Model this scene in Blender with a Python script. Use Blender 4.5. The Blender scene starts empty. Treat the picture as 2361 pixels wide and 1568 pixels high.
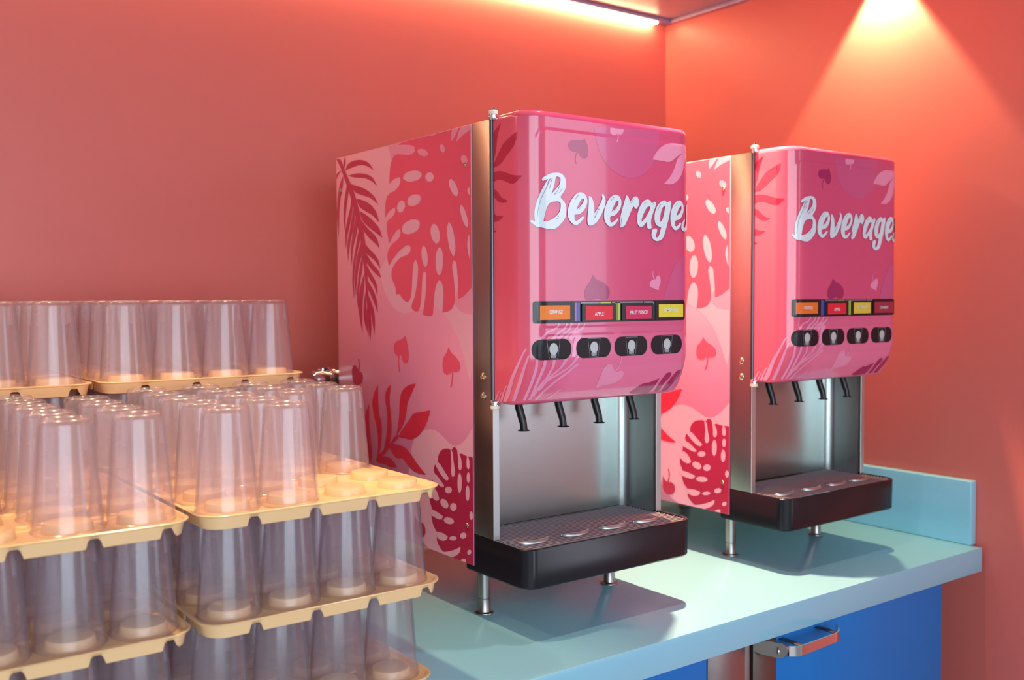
import bpy, bmesh, math, random
from mathutils import Vector, Matrix

PI = math.pi
random.seed(7)
C = bpy.context.scene.collection
SC = bpy.context.scene
W_PX = 2361.0

def srgb(r, g, b):
    f = lambda c: (c / 255 / 12.92) if c / 255 <= 0.04045 else ((c / 255 + 0.055) / 1.055) ** 2.4
    return (f(r), f(g), f(b), 1.0)

# ------------------------------------------------------------------ camera
F_PX, YAW, PITCH, ROLL = 2292.1, -0.6378, -0.0422, -0.0051
CAM = Vector((-0.9491, -1.3909, 0.5572))
fwd = Vector((-math.sin(YAW) * math.cos(PITCH), math.cos(YAW) * math.cos(PITCH), math.sin(PITCH)))
rgt = Vector((math.cos(YAW), math.sin(YAW), 0))
upv = rgt.cross(fwd)
r2 = rgt * math.cos(ROLL) + upv * math.sin(ROLL)
u2 = -rgt * math.sin(ROLL) + upv * math.cos(ROLL)
cam_d = bpy.data.cameras.new('camera')
cam = bpy.data.objects.new('camera', cam_d)
C.objects.link(cam)
cam.matrix_world = Matrix(((r2.x, u2.x, -fwd.x, CAM.x), (r2.y, u2.y, -fwd.y, CAM.y), (r2.z, u2.z, -fwd.z, CAM.z), (0, 0, 0, 1)))
cam_d.sensor_fit = 'HORIZONTAL'
cam_d.sensor_width = 36.0
cam_d.lens = 36.0 * F_PX / W_PX
cam_d.clip_start = 0.02
cam_d.dof.use_dof = True
cam_d.dof.focus_distance = 1.62
cam_d.dof.aperture_fstop = 4.5
SC.camera = cam

# ------------------------------------------------------------------ world, exposure, lights
SC.view_settings.view_transform = 'Standard'
SC.view_settings.look = 'None'
SC.view_settings.gamma = 1.0
SC.view_settings.use_curve_mapping = False
SC.view_settings.exposure = 0.0
SC.cycles.transparent_max_bounces = 64
SC.cycles.max_bounces = 10
SC.cycles.use_denoising = True
SC.cycles.sample_clamp_indirect = 6.0

world = bpy.data.worlds.new('world')
SC.world = world
world.use_nodes = True
bg = world.node_tree.nodes['Background']
bg.inputs[0].default_value = (0.84, 0.87, 1.0, 1)
bg.inputs[1].default_value = 0.55

def area(name, loc, target, sx, sy, power, col):
    d = bpy.data.lights.new(name, 'AREA')
    d.shape = 'RECTANGLE'; d.size = sx; d.size_y = sy; d.energy = power; d.color = col
    o = bpy.data.objects.new(name, d); C.objects.link(o)
    o.location = loc
    o.rotation_euler = (Vector(target) - Vector(loc)).to_track_quat('-Z', 'Y').to_euler()
    return o

def spot(name, loc, target, power, col, ang, blend, rad):
    d = bpy.data.lights.new(name, 'SPOT')
    d.energy = power; d.color = col; d.spot_size = math.radians(ang); d.spot_blend = blend; d.shadow_soft_size = rad
    o = bpy.data.objects.new(name, d); C.objects.link(o)
    o.location = loc
    o.rotation_euler = (Vector(target) - Vector(loc)).to_track_quat('-Z', 'Y').to_euler()
    return o

WARM = (1.0, 0.66, 0.34)
# shop window far in front and to the right, seen as pale streaks in the glossy doors
area('window_daylight', (2.6, -3.6, 0.8), (0.1, -0.1, 0.5), 1.1, 2.0, 20, (0.86, 0.84, 1.0))
# open shopfront behind and left of the camera
area('shopfront_daylight', (-1.7, -4.2, 0.9), (0.0, 0.2, 0.3), 3.6, 2.4, 135, (0.74, 0.87, 1.0))
# recessed ceiling spots
spot('downlight_right_wall', (1.17, 0.003, 1.352), (1.17, 0.003, 0.0), 62, (1.0, 0.74, 0.38), 78, 0.25, 0.012)
spot('downlight_between_dispensers', (0.54, -0.02, 1.352), (0.54, -0.03, 0.0), 215, (1.0, 0.60, 0.37), 70, 0.55, 0.016)
spot('downlight_front', (0.20, -0.24, 1.352), (0.20, -0.26, 0.0), 15, (1.0, 0.86, 0.68), 84, 0.35, 0.012)
spot('downlight_left', (-0.36, -0.04, 1.352), (-0.36, -0.05, 0.0), 36, (1.0, 0.70, 0.40), 52, 0.6, 0.022)
spot('downlight_far_left', (-0.92, -0.04, 1.352), (-0.92, -0.05, 0.0), 27, (1.0, 0.72, 0.42), 80, 0.4, 0.022)

# ------------------------------------------------------------------ helpers
def tag(o, label=None, cat=None, group=None, kind=None):
    if label: o['label'] = label
    if cat: o['category'] = cat
    if group: o['group'] = group
    if kind: o['kind'] = kind
    return o

def empty(name, loc=(0, 0, 0)):
    o = bpy.data.objects.new(name, None); C.objects.link(o); o.location = loc
    o.empty_display_size = 0.05
    return o

def link_mesh(name, me, mats, parent=None, smooth=None):
    o = bpy.data.objects.new(name, me); C.objects.link(o)
    for m in (mats if isinstance(mats, (list, tuple)) else [mats]):
        me.materials.append(m)
    if parent: o.parent = parent
    if smooth is not None:
        for p in me.polygons: p.use_smooth = True
        me.set_sharp_from_angle(angle=math.radians(smooth))
    return o

def obj(name, bm, mats, parent=None, smooth=35):
    me = bpy.data.meshes.new(name)
    bmesh.ops.recalc_face_normals(bm, faces=bm.faces)
    bm.to_mesh(me); bm.free()
    return link_mesh(name, me, mats, parent, smooth)

def box(bm, x0, x1, y0, y1, z0, z1, bev=0.0, seg=2, mi=0):
    r = bmesh.ops.create_cube(bm, size=1)
    vs = r['verts']
    for v in vs:
        v.co = Vector(((x0 + x1) / 2 + v.co.x * (x1 - x0), (y0 + y1) / 2 + v.co.y * (y1 - y0), (z0 + z1) / 2 + v.co.z * (z1 - z0)))
    fs = list({f for v in vs for f in v.link_faces})
    for f in fs: f.material_index = mi
    if bev > 0:
        es = list({e for v in vs for e in v.link_edges})
        bmesh.ops.bevel(bm, geom=es, offset=bev, segments=seg, profile=0.5, affect='EDGES', clamp_overlap=True, material=mi)
    return vs

def lathe(bm, prof, n=32, M=None, closed=False, mi=0):
    """prof: list of (r, z)."""
    M = M or Matrix.Identity(4)
    rings = []
    for r, z in prof:
        if r < 1e-6: rings.append([bm.verts.new(M @ Vector((0, 0, z)))])
        else: rings.append([bm.verts.new(M @ Vector((r * math.cos(2 * PI * i / n), r * math.sin(2 * PI * i / n), z))) for i in range(n)])
    pairs = list(zip(rings, rings[1:])) + ([(rings[-1], rings[0])] if closed else [])
    for a, b in pairs:
        for i in range(n):
            j = (i + 1) % n
            if len(a) == 1 and len(b) == 1: continue
            if len(a) == 1: f = bm.faces.new((a[0], b[i], b[j]))
            elif len(b) == 1: f = bm.faces.new((a[i], a[j], b[0]))
            else: f = bm.faces.new((a[i], a[j], b[j], b[i]))
            f.material_index = mi
    return rings

def tube(bm, pts, r, n=14, caps=True, mi=0):
    pts = [Vector(p) for p in pts]
    rr = r if isinstance(r, (list, tuple)) else [r] * len(pts)
    rings = []
    ref = Vector((0.13, 0.97, 0.2)).normalized()
    for i, p in enumerate(pts):
        d = (pts[min(i + 1, len(pts) - 1)] - pts[max(i - 1, 0)]).normalized()
        a = d.cross(ref)
        if a.length < 1e-3: a = d.cross(Vector((1, 0, 0)))
        a.normalize(); b = d.cross(a).normalized()
        rings.append([bm.verts.new(p + (a * math.cos(2 * PI * k / n) + b * math.sin(2 * PI * k / n)) * rr[i]) for k in range(n)])
    for a, b in zip(rings, rings[1:]):
        for k in range(n):
            j = (k + 1) % n
            bm.faces.new((a[k], a[j], b[j], b[k])).material_index = mi
    if caps:
        bm.faces.new(rings[0]).material_index = mi
        bm.faces.new(rings[-1]).material_index = mi

def rrect(x0, x1, y0, y1, rad, n=8):
    """Rounded rectangle outline, counter clockwise. rad: one radius or four (x0y0, x1y0, x1y1, x0y1)."""
    R = rad if isinstance(rad, (list, tuple)) else (rad,) * 4
    out = []
    for (cx, cy, a0), r in zip(((x0, y0, PI), (x1, y0, 1.5 * PI), (x1, y1, 0), (x0, y1, 0.5 * PI)), R):
        sx = 1 if cx == x0 else -1; sy = 1 if cy == y0 else -1
        for k in range(n + 1):
            a = a0 + (PI / 2) * k / n
            out.append((cx + sx * r + r * math.cos(a), cy + sy * r + r * math.sin(a)))
    return out

# ------------------------------------------------------------------ materials
def mat(name, col, rough=0.5, metal=0.0, coat=0.0, coat_r=0.05, spec=0.5, noise=0.0, nscale=8.0, bump=0.0, bscale=200.0, stretch=None, emis=None, estr=0.0, rvar=0.0):
    m = bpy.data.materials.new(name); m.use_nodes = True
    nt = m.node_tree; b = nt.nodes['Principled BSDF']
    b.inputs['Base Color'].default_value = col
    b.inputs['Roughness'].default_value = rough
    b.inputs['Metallic'].default_value = metal
    b.inputs['Coat Weight'].default_value = coat
    b.inputs['Coat Roughness'].default_value = coat_r
    b.inputs['Specular IOR Level'].default_value = spec
    if emis:
        b.inputs['Emission Color'].default_value = emis
        b.inputs['Emission Strength'].default_value = estr
    if noise or bump or rvar:
        tc = nt.nodes.new('ShaderNodeTexCoord')
        mp = nt.nodes.new('ShaderNodeMapping')
        if stretch: mp.inputs['Scale'].default_value = stretch
        nt.links.new(tc.outputs['Object'], mp.inputs[0])
    if noise:
        n = nt.nodes.new('ShaderNodeTexNoise'); n.inputs['Scale'].default_value = nscale; n.inputs['Detail'].default_value = 4
        nt.links.new(mp.outputs[0], n.inputs['Vector'])
        mx = nt.nodes.new('ShaderNodeMixRGB'); mx.blend_type = 'MULTIPLY'; mx.inputs[0].default_value = 1.0
        cr = nt.nodes.new('ShaderNodeMapRange'); cr.inputs[1].default_value = 0.3; cr.inputs[2].default_value = 0.7
        cr.inputs[3].default_value = 1 - noise; cr.inputs[4].default_value = 1.0
        nt.links.new(n.outputs[0], cr.inputs[0])
        mx.inputs[1].default_value = col
        nt.links.new(cr.outputs[0], mx.inputs[2]); nt.links.new(mx.outputs[0], b.inputs['Base Color'])
    if rvar:
        n = nt.nodes.new('ShaderNodeTexNoise'); n.inputs['Scale'].default_value = bscale; n.inputs['Detail'].default_value = 3
        nt.links.new(mp.outputs[0], n.inputs['Vector'])
        cr = nt.nodes.new('ShaderNodeMapRange'); cr.inputs[3].default_value = rough - rvar; cr.inputs[4].default_value = rough + rvar
        nt.links.new(n.outputs[0], cr.inputs[0]); nt.links.new(cr.outputs[0], b.inputs['Roughness'])
    if bump:
        n = nt.nodes.new('ShaderNodeTexNoise'); n.inputs['Scale'].default_value = bscale; n.inputs['Detail'].default_value = 2
        nt.links.new(mp.outputs[0], n.inputs['Vector'])
        bp = nt.nodes.new('ShaderNodeBump'); bp.inputs['Strength'].default_value = bump; bp.inputs['Distance'].default_value = 0.001
        nt.links.new(n.outputs[0], bp.inputs['Height']); nt.links.new(bp.outputs[0], b.inputs['Normal'])
    return m

M_WALL = mat('coral_paint', srgb(220, 114, 103), 0.42, noise=0.03, nscale=3, bump=0.06, bscale=260)
M_CEIL = mat('lilac_ceiling', srgb(176, 152, 170), 0.35)
M_TRIM = mat('ceiling_trim', srgb(160, 150, 185), 0.4)
M_FLOOR = mat('floor_tile', srgb(150, 140, 135), 0.4, noise=0.1, nscale=6)
M_COUNTER = mat('blue_counter', srgb(142, 204, 224), 0.24, coat=0.05, coat_r=0.12, noise=0.03, nscale=5)
M_BLUE = mat('blue_laminate', srgb(10, 114, 192), 0.38, spec=0.3, noise=0.03, nscale=4)
M_STEEL = mat('brushed_steel', srgb(158, 154, 150), 0.30, 1.0, bscale=60, bump=0.05, stretch=(1, 1, 30), rvar=0.03)
M_STEELD = mat('dark_brushed_steel', srgb(122, 118, 112), 0.38, 1.0)
M_STEELH = mat('brushed_steel_panel', srgb(184, 193, 189), 0.25, 1.0, bscale=60, bump=0.05, stretch=(1, 1, 30), rvar=0.03)
M_BRIGHT = mat('bright_flange', srgb(214, 222, 220), 0.42, 1.0)
M_CHROME = mat('chrome', srgb(225, 225, 225), 0.08, 1.0)
M_ROD = mat('dark_steel_rod', srgb(92, 94, 100), 0.35, 1.0)
M_BOLT = mat('warm_tinted_steel', srgb(205, 188, 160), 0.25, 1.0)  # steel; the brass cast of the warm light is kept in the colour
M_BLACK = mat('black_plastic', srgb(19, 20, 26), 0.24, spec=0.5)
M_BLACKM = mat('black_tube', srgb(14, 14, 16), 0.35)
M_DARK = mat('dark_gap', srgb(10, 10, 12), 0.5)
M_GRILLE = mat('grille_wire', srgb(178, 170, 174), 0.4, 0.55)
M_NYLON = mat('white_nylon', srgb(235, 225, 205), 0.35)
M_TRAYM = mat('cream_plastic', srgb(243, 204, 150), 0.24, noise=0.02, nscale=9)
M_LED = mat('led_glow', (1, 0.8, 0.5, 1), 0.5, emis=(1.0, 0.66, 0.34, 1), estr=50)

def pink(name, col, door):
    return mat(name, col, 0.16 if door else 0.30, coat=0.55 if door else 0.1, coat_r=0.03 if door else 0.15)

def side_base():
    m = pink('wrap_pink', srgb(226, 128, 152), False)
    nt = m.node_tree; b = nt.nodes['Principled BSDF']
    tc = nt.nodes.new('ShaderNodeTexCoord'); sp = nt.nodes.new('ShaderNodeSeparateXYZ')
    nt.links.new(tc.outputs['Object'], sp.inputs[0])
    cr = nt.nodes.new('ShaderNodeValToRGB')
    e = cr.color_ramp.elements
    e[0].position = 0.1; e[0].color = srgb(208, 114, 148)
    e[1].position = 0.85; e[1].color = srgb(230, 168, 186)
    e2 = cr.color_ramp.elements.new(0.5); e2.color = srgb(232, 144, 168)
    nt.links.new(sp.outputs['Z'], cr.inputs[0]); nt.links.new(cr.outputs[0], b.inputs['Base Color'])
    return m

def door_base():
    m = pink('door_pink', srgb(218, 78, 116), True)
    nt = m.node_tree; b = nt.nodes['Principled BSDF']
    tc = nt.nodes.new('ShaderNodeTexCoord'); sp = nt.nodes.new('ShaderNodeSeparateXYZ')
    nt.links.new(tc.outputs['Object'], sp.inputs[0])
    cr = nt.nodes.new('ShaderNodeValToRGB'); e = cr.color_ramp.elements
    e[0].position = 0.0; e[0].color = srgb(234, 92, 116)
    e[1].position = 0.06; e[1].color = srgb(216, 78, 120)
    nt.links.new(sp.outputs['X'], cr.inputs[0])
    # the print grows paler towards the buttons on the front
    r2_ = nt.nodes.new('ShaderNodeMapRange'); r2_.inputs[1].default_value = 0.56; r2_.inputs[2].default_value = 0.44
    nt.links.new(sp.outputs['Z'], r2_.inputs[0])
    r3_ = nt.nodes.new('ShaderNodeMapRange'); r3_.inputs[1].default_value = 0.01; r3_.inputs[2].default_value = 0.10
    nt.links.new(sp.outputs['X'], r3_.inputs[0])
    ml = nt.nodes.new('ShaderNodeMath'); ml.operation = 'MULTIPLY'
    nt.links.new(r2_.outputs[0], ml.inputs[0]); nt.links.new(r3_.outputs[0], ml.inputs[1])
    mx = nt.nodes.new('ShaderNodeMixRGB'); mx.inputs[2].default_value = srgb(236, 122, 160)
    nt.links.new(ml.outputs[0], mx.inputs[0]); nt.links.new(cr.outputs[0], mx.inputs[1]); nt.links.new(mx.outputs[0], b.inputs['Base Color'])
    return m

SIDE_MATS = {'base': side_base(), 'light': pink('wrap_light_pink', srgb(230, 168, 186), False), 'mid': pink('wrap_mid_pink', srgb(230, 146, 170), False),
             'red': pink('wrap_coral_red', srgb(228, 84, 110), False), 'dark': pink('wrap_crimson', srgb(186, 50, 80), False),
             'leaf': pink('wrap_leaf_red', srgb(212, 48, 72), False), 'crim': pink('wrap_dark_crimson', srgb(176, 36, 72), False)}
DOOR_MATS = {'base': door_base(), 'lilac': pink('door_lilac', srgb(208, 88, 136), True),
             'purple': pink('door_magenta', srgb(164, 32, 94), True), 'pale': pink('door_pale_pink', srgb(238, 150, 184), True),
             'fern': pink('door_crimson', srgb(190, 38, 70), True)}
M_WHITE = mat('white_print', srgb(218, 236, 242), 0.2, coat=0.4, coat_r=0.05)
M_BRUSH = mat('grey_print', srgb(150, 140, 165), 0.3)
M_PILL = mat('black_button', srgb(30, 24, 30), 0.4, spec=0.3)
M_ICON = mat('grey_icon', srgb(188, 194, 194), 0.35)
M_ICON2 = mat('mid_grey_icon', srgb(150, 156, 158), 0.35)

# cup plastic: clear, slightly lavender and slightly hazy from wear
def cup_mat(name='clear_tumbler_plastic', haze=0.085, haze_edge=0.22):
    m = bpy.data.materials.new(name); m.use_nodes = True
    nt = m.node_tree; nt.nodes.clear()
    out = nt.nodes.new('ShaderNodeOutputMaterial')
    tr = nt.nodes.new('ShaderNodeBsdfTransparent'); tr.inputs[0].default_value = (0.96, 0.945, 0.96, 1)
    gl = nt.nodes.new('ShaderNodeBsdfGlossy'); gl.inputs['Color'].default_value = (0.95, 0.97, 1, 1); gl.inputs['Roughness'].default_value = 0.2
    df = nt.nodes.new('ShaderNodeBsdfDiffuse'); df.inputs[0].default_value = (0.82, 0.78, 0.84, 1)
    tl = nt.nodes.new('ShaderNodeBsdfTranslucent'); tl.inputs[0].default_value = (0.86, 0.80, 0.84, 1)
    hz = nt.nodes.new('ShaderNodeMixShader'); hz.inputs[0].default_value = 0.5
    nt.links.new(df.outputs[0], hz.inputs[1]); nt.links.new(tl.outputs[0], hz.inputs[2])
    lw = nt.nodes.new('ShaderNodeLayerWeight'); lw.inputs[0].default_value = 0.5
    pw = nt.nodes.new('ShaderNodeMath'); pw.operation = 'POWER'; pw.inputs[1].default_value = 4.0
    nt.links.new(lw.outputs['Facing'], pw.inputs[0])
    tc = nt.nodes.new('ShaderNodeMixRGB'); tc.inputs[1].default_value = (0.965, 0.95, 0.962, 1); tc.inputs[2].default_value = (0.58, 0.50, 0.58, 1)
    nt.links.new(pw.outputs[0], tc.inputs[0]); nt.links.new(tc.outputs[0], tr.inputs[0])
    hf = nt.nodes.new('ShaderNodeMapRange'); hf.inputs[3].default_value = haze; hf.inputs[4].default_value = haze_edge
    nt.links.new(pw.outputs[0], hf.inputs[0])
    m1 = nt.nodes.new('ShaderNodeMixShader'); nt.links.new(hf.outputs[0], m1.inputs[0])
    nt.links.new(tr.outputs[0], m1.inputs[1]); nt.links.new(hz.outputs[0], m1.inputs[2])
    fr = nt.nodes.new('ShaderNodeFresnel'); fr.inputs[0].default_value = 1.62
    m2 = nt.nodes.new('ShaderNodeMixShader')
    geo = nt.nodes.new('ShaderNodeNewGeometry')
    inv = nt.nodes.new('ShaderNodeMath'); inv.operation = 'SUBTRACT'; inv.inputs[0].default_value = 1.0
    mul = nt.nodes.new('ShaderNodeMath'); mul.operation = 'MULTIPLY'
    nt.links.new(geo.outputs['Backfacing'], inv.inputs[1]); nt.links.new(inv.outputs[0], mul.inputs[0]); nt.links.new(fr.outputs[0], mul.inputs[1])
    nt.links.new(mul.outputs[0], m2.inputs[0]); nt.links.new(m1.outputs[0], m2.inputs[1]); nt.links.new(gl.outputs[0], m2.inputs[2])
    nt.links.new(m2.outputs[0], out.inputs[0])
    return m
M_CUP = cup_mat()
M_LUG = cup_mat('tumbler_lug_plastic', 0.24, 0.5)  # same cup plastic, made hazier to paint in highlights on the lugs

# ------------------------------------------------------------------ setting
XW, YW, ZC, ZF = 1.2, 0.735, 1.372, -0.90
def struct(name, x0, x1, y0, y1, z0, z1, m, bev=0):
    bm = bmesh.new(); box(bm, x0, x1, y0, y1, z0, z1, bev)
    return tag(obj(name, bm, m), kind='structure')
struct('wall_back', -3.2, XW + 0.1, YW, YW + 0.1, ZF, ZC + 0.1, M_WALL)
struct('wall_right', XW, XW + 0.1, -1.3, YW, ZF, ZC + 0.1, M_WALL)
struct('floor', -5.0, 5.0, -7.0, YW, ZF - 0.1, ZF, M_FLOOR)
struct('ceiling', -3.2, XW, -2.2, YW, ZC, ZC + 0.1, M_CEIL)
struct('trim_1', -3.2, XW, YW - 0.030, YW, ZC - 0.012, ZC, M_TRIM, 0.003)
struct('trim_2', XW - 0.014, XW, -2.2, YW - 0.030, ZC - 0.012, ZC, M_TRIM, 0.003)
SIDE_ART = (
    'light:3119,6183 3095,5888 2951,5651 2691,5418 2294,5299 1852,5351 1169,5407 969,5330 724,5186 580,5029 438,4879 277,4591 186,4387 73,4133 -1,4552 1,63'
    '53 1668,6696;mid:535,5505 432,5387 244,5318 -10,5295 -16,5839 427,5715;mid:2833,8492 2748,8352 2681,8201 2465,8106 1857,8094 1432,8235 1637,8520;light'
    ':2064,2679 2001,2874 1849,3061 1584,3166 1326,3208 1103,3180 885,3091 698,3009 539,2998 355,3063 174,3198 -4,3388 -66,2232 -51,974 1475,1011 1939,1293'
    ' 2164,2196;red:2430,8450 2576,8275 2576,8275 2694,8160 2756,7965 2772,7751 2772,7751 2655,7811 2482,7840 2369,7832 2359,7754 2446,7663 2590,7605 2764,'
    '7577 2883,7500 2939,7345 2932,7117 2932,7117 2842,7207 2700,7263 2585,7286 2557,7230 2628,7149 2762,7094 2863,7049 2883,6905 2851,6758 2795,6624 2795,'
    '6624 2712,6707 2548,6828 2405,6871 2367,6789 2465,6695 2667,6618 2815,6523 2876,6410 2861,6292 2816,6195 2816,6195 2673,6315 2441,6450 2214,6540 2048,'
    '6553 2011,6461 2134,6387 2358,6347 2559,6254 2706,6128 2726,5998 2636,5852 2569,5759 2554,5660 2445,5660 2344,5591 2195,5508 2078,5527 2010,5618 1950,'
    '5954 1913,6191 1846,6287 1767,6215 1753,6062 1801,5812 1891,5589 1986,5449 1982,5387 1841,5334 1733,5354 1673,5463 1620,5754 1590,5975 1541,6057 1479,'
    '6028 1471,5890 1490,5670 1540,5477 1591,5278 1429,5252 1263,5276 1230,5396 1196,5614 1132,5803 1030,5891 931,5814 899,5639 917,5478 939,5320 939,5320 '
    '761,5340 614,5399 535,5519 532,5716 568,5954 608,6140 573,6231 497,6202 452,6030 426,5820 420,5563 420,5563 264,5604 123,5686 -15,5788 -15,5788 -48,85'
    '36 -48,8536;mid:2775,8468 2516,8453 2015,8395 1837,8334 1811,8268 1936,8219 2293,8256 2576,8278 2692,8231;light:1582,7820 1654,7752 1880,7721 2132,774'
    '6 2261,7814 2185,7884 1953,7913 1704,7886;light:1184,7727 1226,7674 1328,7660 1430,7694 1471,7756 1428,7809 1325,7822 1224,7788;light:1647,7422 1649,7'
    '345 1780,7285 1966,7276 2098,7325 2095,7403 1961,7463 1775,7471;light:2205,7265 2287,7199 2400,7188 2479,7239 2476,7322 2393,7388 2280,7398 2203,7347;'
    'light:1682,6959 1697,6863 1882,6785 2132,6769 2301,6828 2285,6926 2093,7005 1844,7018;mid:1365,8143 1449,8125 1591,8153 1709,8210 1732,8264 1646,8282 '
    '1503,8253 1388,8196;mid:820,8198 817,8144 857,8120 917,8141 963,8195 967,8249 926,8272 865,8251;mid:124,7935 117,7878 165,7850 240,7867 299,7920 306,7'
    '977 258,8006 182,7988;light:449,7493 404,7380 442,7326 541,7362 645,7468 691,7582 653,7636 552,7599;light:147,6976 101,6833 126,6769 208,6822 300,6962'
    ' 347,7106 321,7170 238,7115;light:1005,6728 1009,6603 1094,6547 1213,6594 1294,6717 1290,6843 1203,6899 1085,6850;light:1417,6338 1421,6202 1480,6144 '
    '1561,6199 1615,6335 1611,6472 1551,6529 1470,6473;light:901,6227 944,6055 1032,5985 1114,6060 1141,6237 1097,6411 1008,6479 927,6402;light:526,6605 50'
    '5,6390 558,6299 654,6385 737,6599 758,6816 704,6907 608,6818;mid:1111,8477 1156,8460 1264,8465 1372,8489 1417,8518 1371,8535 1263,8530 1155,8506;mid:5'
    '71,8503 593,8277 593,8277 477,8366 353,8504;mid:287,8508 451,8246 451,8246 252,8336 -47,8460 -48,8511;light:65,6663 126,6564 128,6409 48,6200;light:56'
    ',7443 121,7411 98,7345 35,7301;dark:4582,8201 4465,8312 4133,8357 3718,8298 3502,8191 3375,8070 3375,8070 3627,8180 3974,8242 4301,8223;dark:4471,8081'
    ' 4107,8090 3724,8041 3427,7940 3242,7748 3242,7748 3478,7877 3789,7967 4175,8014;dark:4355,7900 3985,7819 3607,7695 3332,7538 3207,7389 3207,7389 3486'
    ',7536 3861,7633 4182,7731;dark:4120,7588 3800,7525 3458,7385 3277,7238 3185,7046 3185,7046 3432,7198 3741,7310 3994,7426;dark:3977,7333 3618,7193 3343'
    ',7050 3163,6921 3065,6748 3065,6748 3316,6856 3623,6993 3904,7177;dark:3904,7146 3624,6948 3391,6830 3258,6720 3177,6545 3177,6545 3382,6667 3615,6783'
    ' 3845,6961;dark:3769,6670 3571,6541 3357,6428 3219,6304 3162,6155 3162,6155 3359,6309 3574,6406 3748,6503;dark:3760,6503 3545,6315 3332,6174 3211,6097'
    ' 3135,5977 3135,5977 3365,6071 3609,6212 3745,6352;dark:3734,6261 3550,6090 3368,5922 3291,5802 3283,5623 3283,5623 3401,5803 3584,5956 3719,6109;dark'
    ':3710,5958 3525,5805 3356,5624 3298,5475 3278,5296 3278,5296 3409,5474 3560,5655 3694,5807;dark:3666,5655 3532,5504 3413,5295 3399,5085 3422,4860 3422'
    ',4860 3492,5084 3568,5294 3670,5504;dark:3646,5444 3569,5263 3544,4993 3600,4719 3600,4719 3644,4990 3676,5232;dark:3689,5504 3676,5232 3657,4990 3661'
    ',4808 3661,4808 3732,4989 3752,5231;dark:3746,5747 3746,5474 3759,5201 3746,4927 3746,4927 3843,5169 3848,5474;dark:3782,6111 3828,5808 3900,5474 3913'
    ',4893 3913,4893 4023,5167 4068,5443 4002,5780;dark:3837,6506 3882,6204 3999,5902 4065,5596 4046,5289 4046,5289 4131,5535 4083,5903 3971,6268;dark:3868'
    ',6811 3875,6508 4022,6269 4127,5966 4181,5628 4181,5628 4226,5967 4151,6335 3981,6634;dark:3939,7027 3978,6756 4114,6487 4234,6153 4255,5566 4255,5566'
    ' 4326,5907 4284,6277 4143,6672 4059,6882;dark:4094,7311 4068,7035 4152,6826 4289,6586 4338,6248 4338,6248 4377,6528 4303,6834 4183,7134;dark:4187,7502'
    ' 4180,7256 4266,6986 4406,6715 4496,6346 4496,6346 4528,6659 4399,6993 4292,7264;dark:4313,7727 4268,7447 4361,7176 4501,6906 4597,6599 4597,6599 4616'
    ',6912 4493,7216 4367,7454;dark:4508,7930 4457,7832 4519,7528 4608,7224 4590,6849 4590,6849 4676,7197 4654,7539 4566,7780;dark:4673,8101 4698,7917 4801'
    ',7676 4878,7368 4906,6849 4906,6849 4979,7249 4940,7624 4835,7930;dark:4738,8217 4911,8188 5025,8105 5028,7979 4913,8125;dark:4575,8479 4645,8378 4656'
    ',8224 4607,8281 4563,8400;dark:4800,8452 4635,8253 4472,8050 4246,7782 4058,7461 3905,7116 3785,6806 3729,6472 3677,6018 3646,5444 3615,5142 3709,5444'
    ' 3784,6020 3859,6386 3959,6755 4099,7098 4255,7446 4445,7769 4640,8067 4804,8302 4973,8471;red:2224,4871 2360,4808 2579,4750 2669,4652 2640,4546 2522,'
    '4484 2403,4511 2343,4407 2246,4356 2136,4402 2103,4543 2142,4696 2189,4804;red:2468,4504 2507,4400 2495,4288 2453,4174 2416,4179 2456,4293 2465,4401 2'
    '425,4502;red:743,4723 798,4627 907,4528 942,4391 911,4269 814,4228 707,4252 642,4314 574,4291 469,4294 380,4357 389,4457 502,4547 659,4627;red:658,431'
    '1 638,4212 661,4111 704,4015 663,4013 619,4109 596,4215 616,4316;dark:4387,4106 4327,4204 4240,4219 4155,4169 4099,4088 3986,4088 3925,3997 3970,3887 '
    '4070,3837 4321,3847 4376,3970;dark:4089,4087 4058,4174 4056,4276 4082,4360 4118,4356 4091,4273 4094,4173 4124,4088;leaf:3658,3489 3730,3393 3852,3232 '
    '3876,3095 3814,2766 3775,2335 3651,2317 3591,2525 3639,2852 3679,3181;leaf:3290,3879 3448,3730 3541,3525 3492,3298 3363,3014 3316,2690 3390,2384 3273,'
    '2531 3180,2836 3168,3099 3275,3350 3296,3611;leaf:2780,3930 2983,3780 3018,3632 2958,3411 2951,3121 3002,2856 3120,2566 2974,2649 2841,2810 2777,3106 '
    '2816,3391 2843,3646;leaf:1856,4004 2132,3951 2379,3808 2458,3613 2481,3358 2549,3097 2602,2958 2456,3069 2298,3243 2215,3414 2169,3605 2014,3804;leaf:'
    '1354,3555 1665,3494 1961,3431 2083,3332 2299,3155 2469,2995 2470,2953 2303,2940 2029,2945 1760,3055 1554,3230 1407,3442;leaf:2583,2973 2842,2777 3240,'
    '2535 3410,2408 3309,2401 2975,2606 2649,2838 2445,2966;leaf:2920,2752 2586,2788 2276,2764 2035,2652 1799,2496 1522,2356 1685,2339 1980,2363 2190,2444 '
    '2372,2547 2592,2525 2749,2595;leaf:3410,2415 3108,2492 2783,2478 2582,2354 2787,2317 3111,2348 3378,2353;crim:986,2875 1109,2743 1122,2646 1223,2578 1'
    '264,2476 1226,2406 1311,2343 1342,2193 1401,2069 1415,1908 1348,1782 1351,1615 1297,1473 1175,1344 1177,1222 1089,1119 969,1053 645,1007 278,1011 -51,'
    '995 -51,995 -48,2826 42,2866 128,2864 204,2863 358,2887 436,2871 513,2952 586,2975 672,2915 768,2924;light:1223,2597 1139,2644 893,2498 760,2398 814,2'
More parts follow.
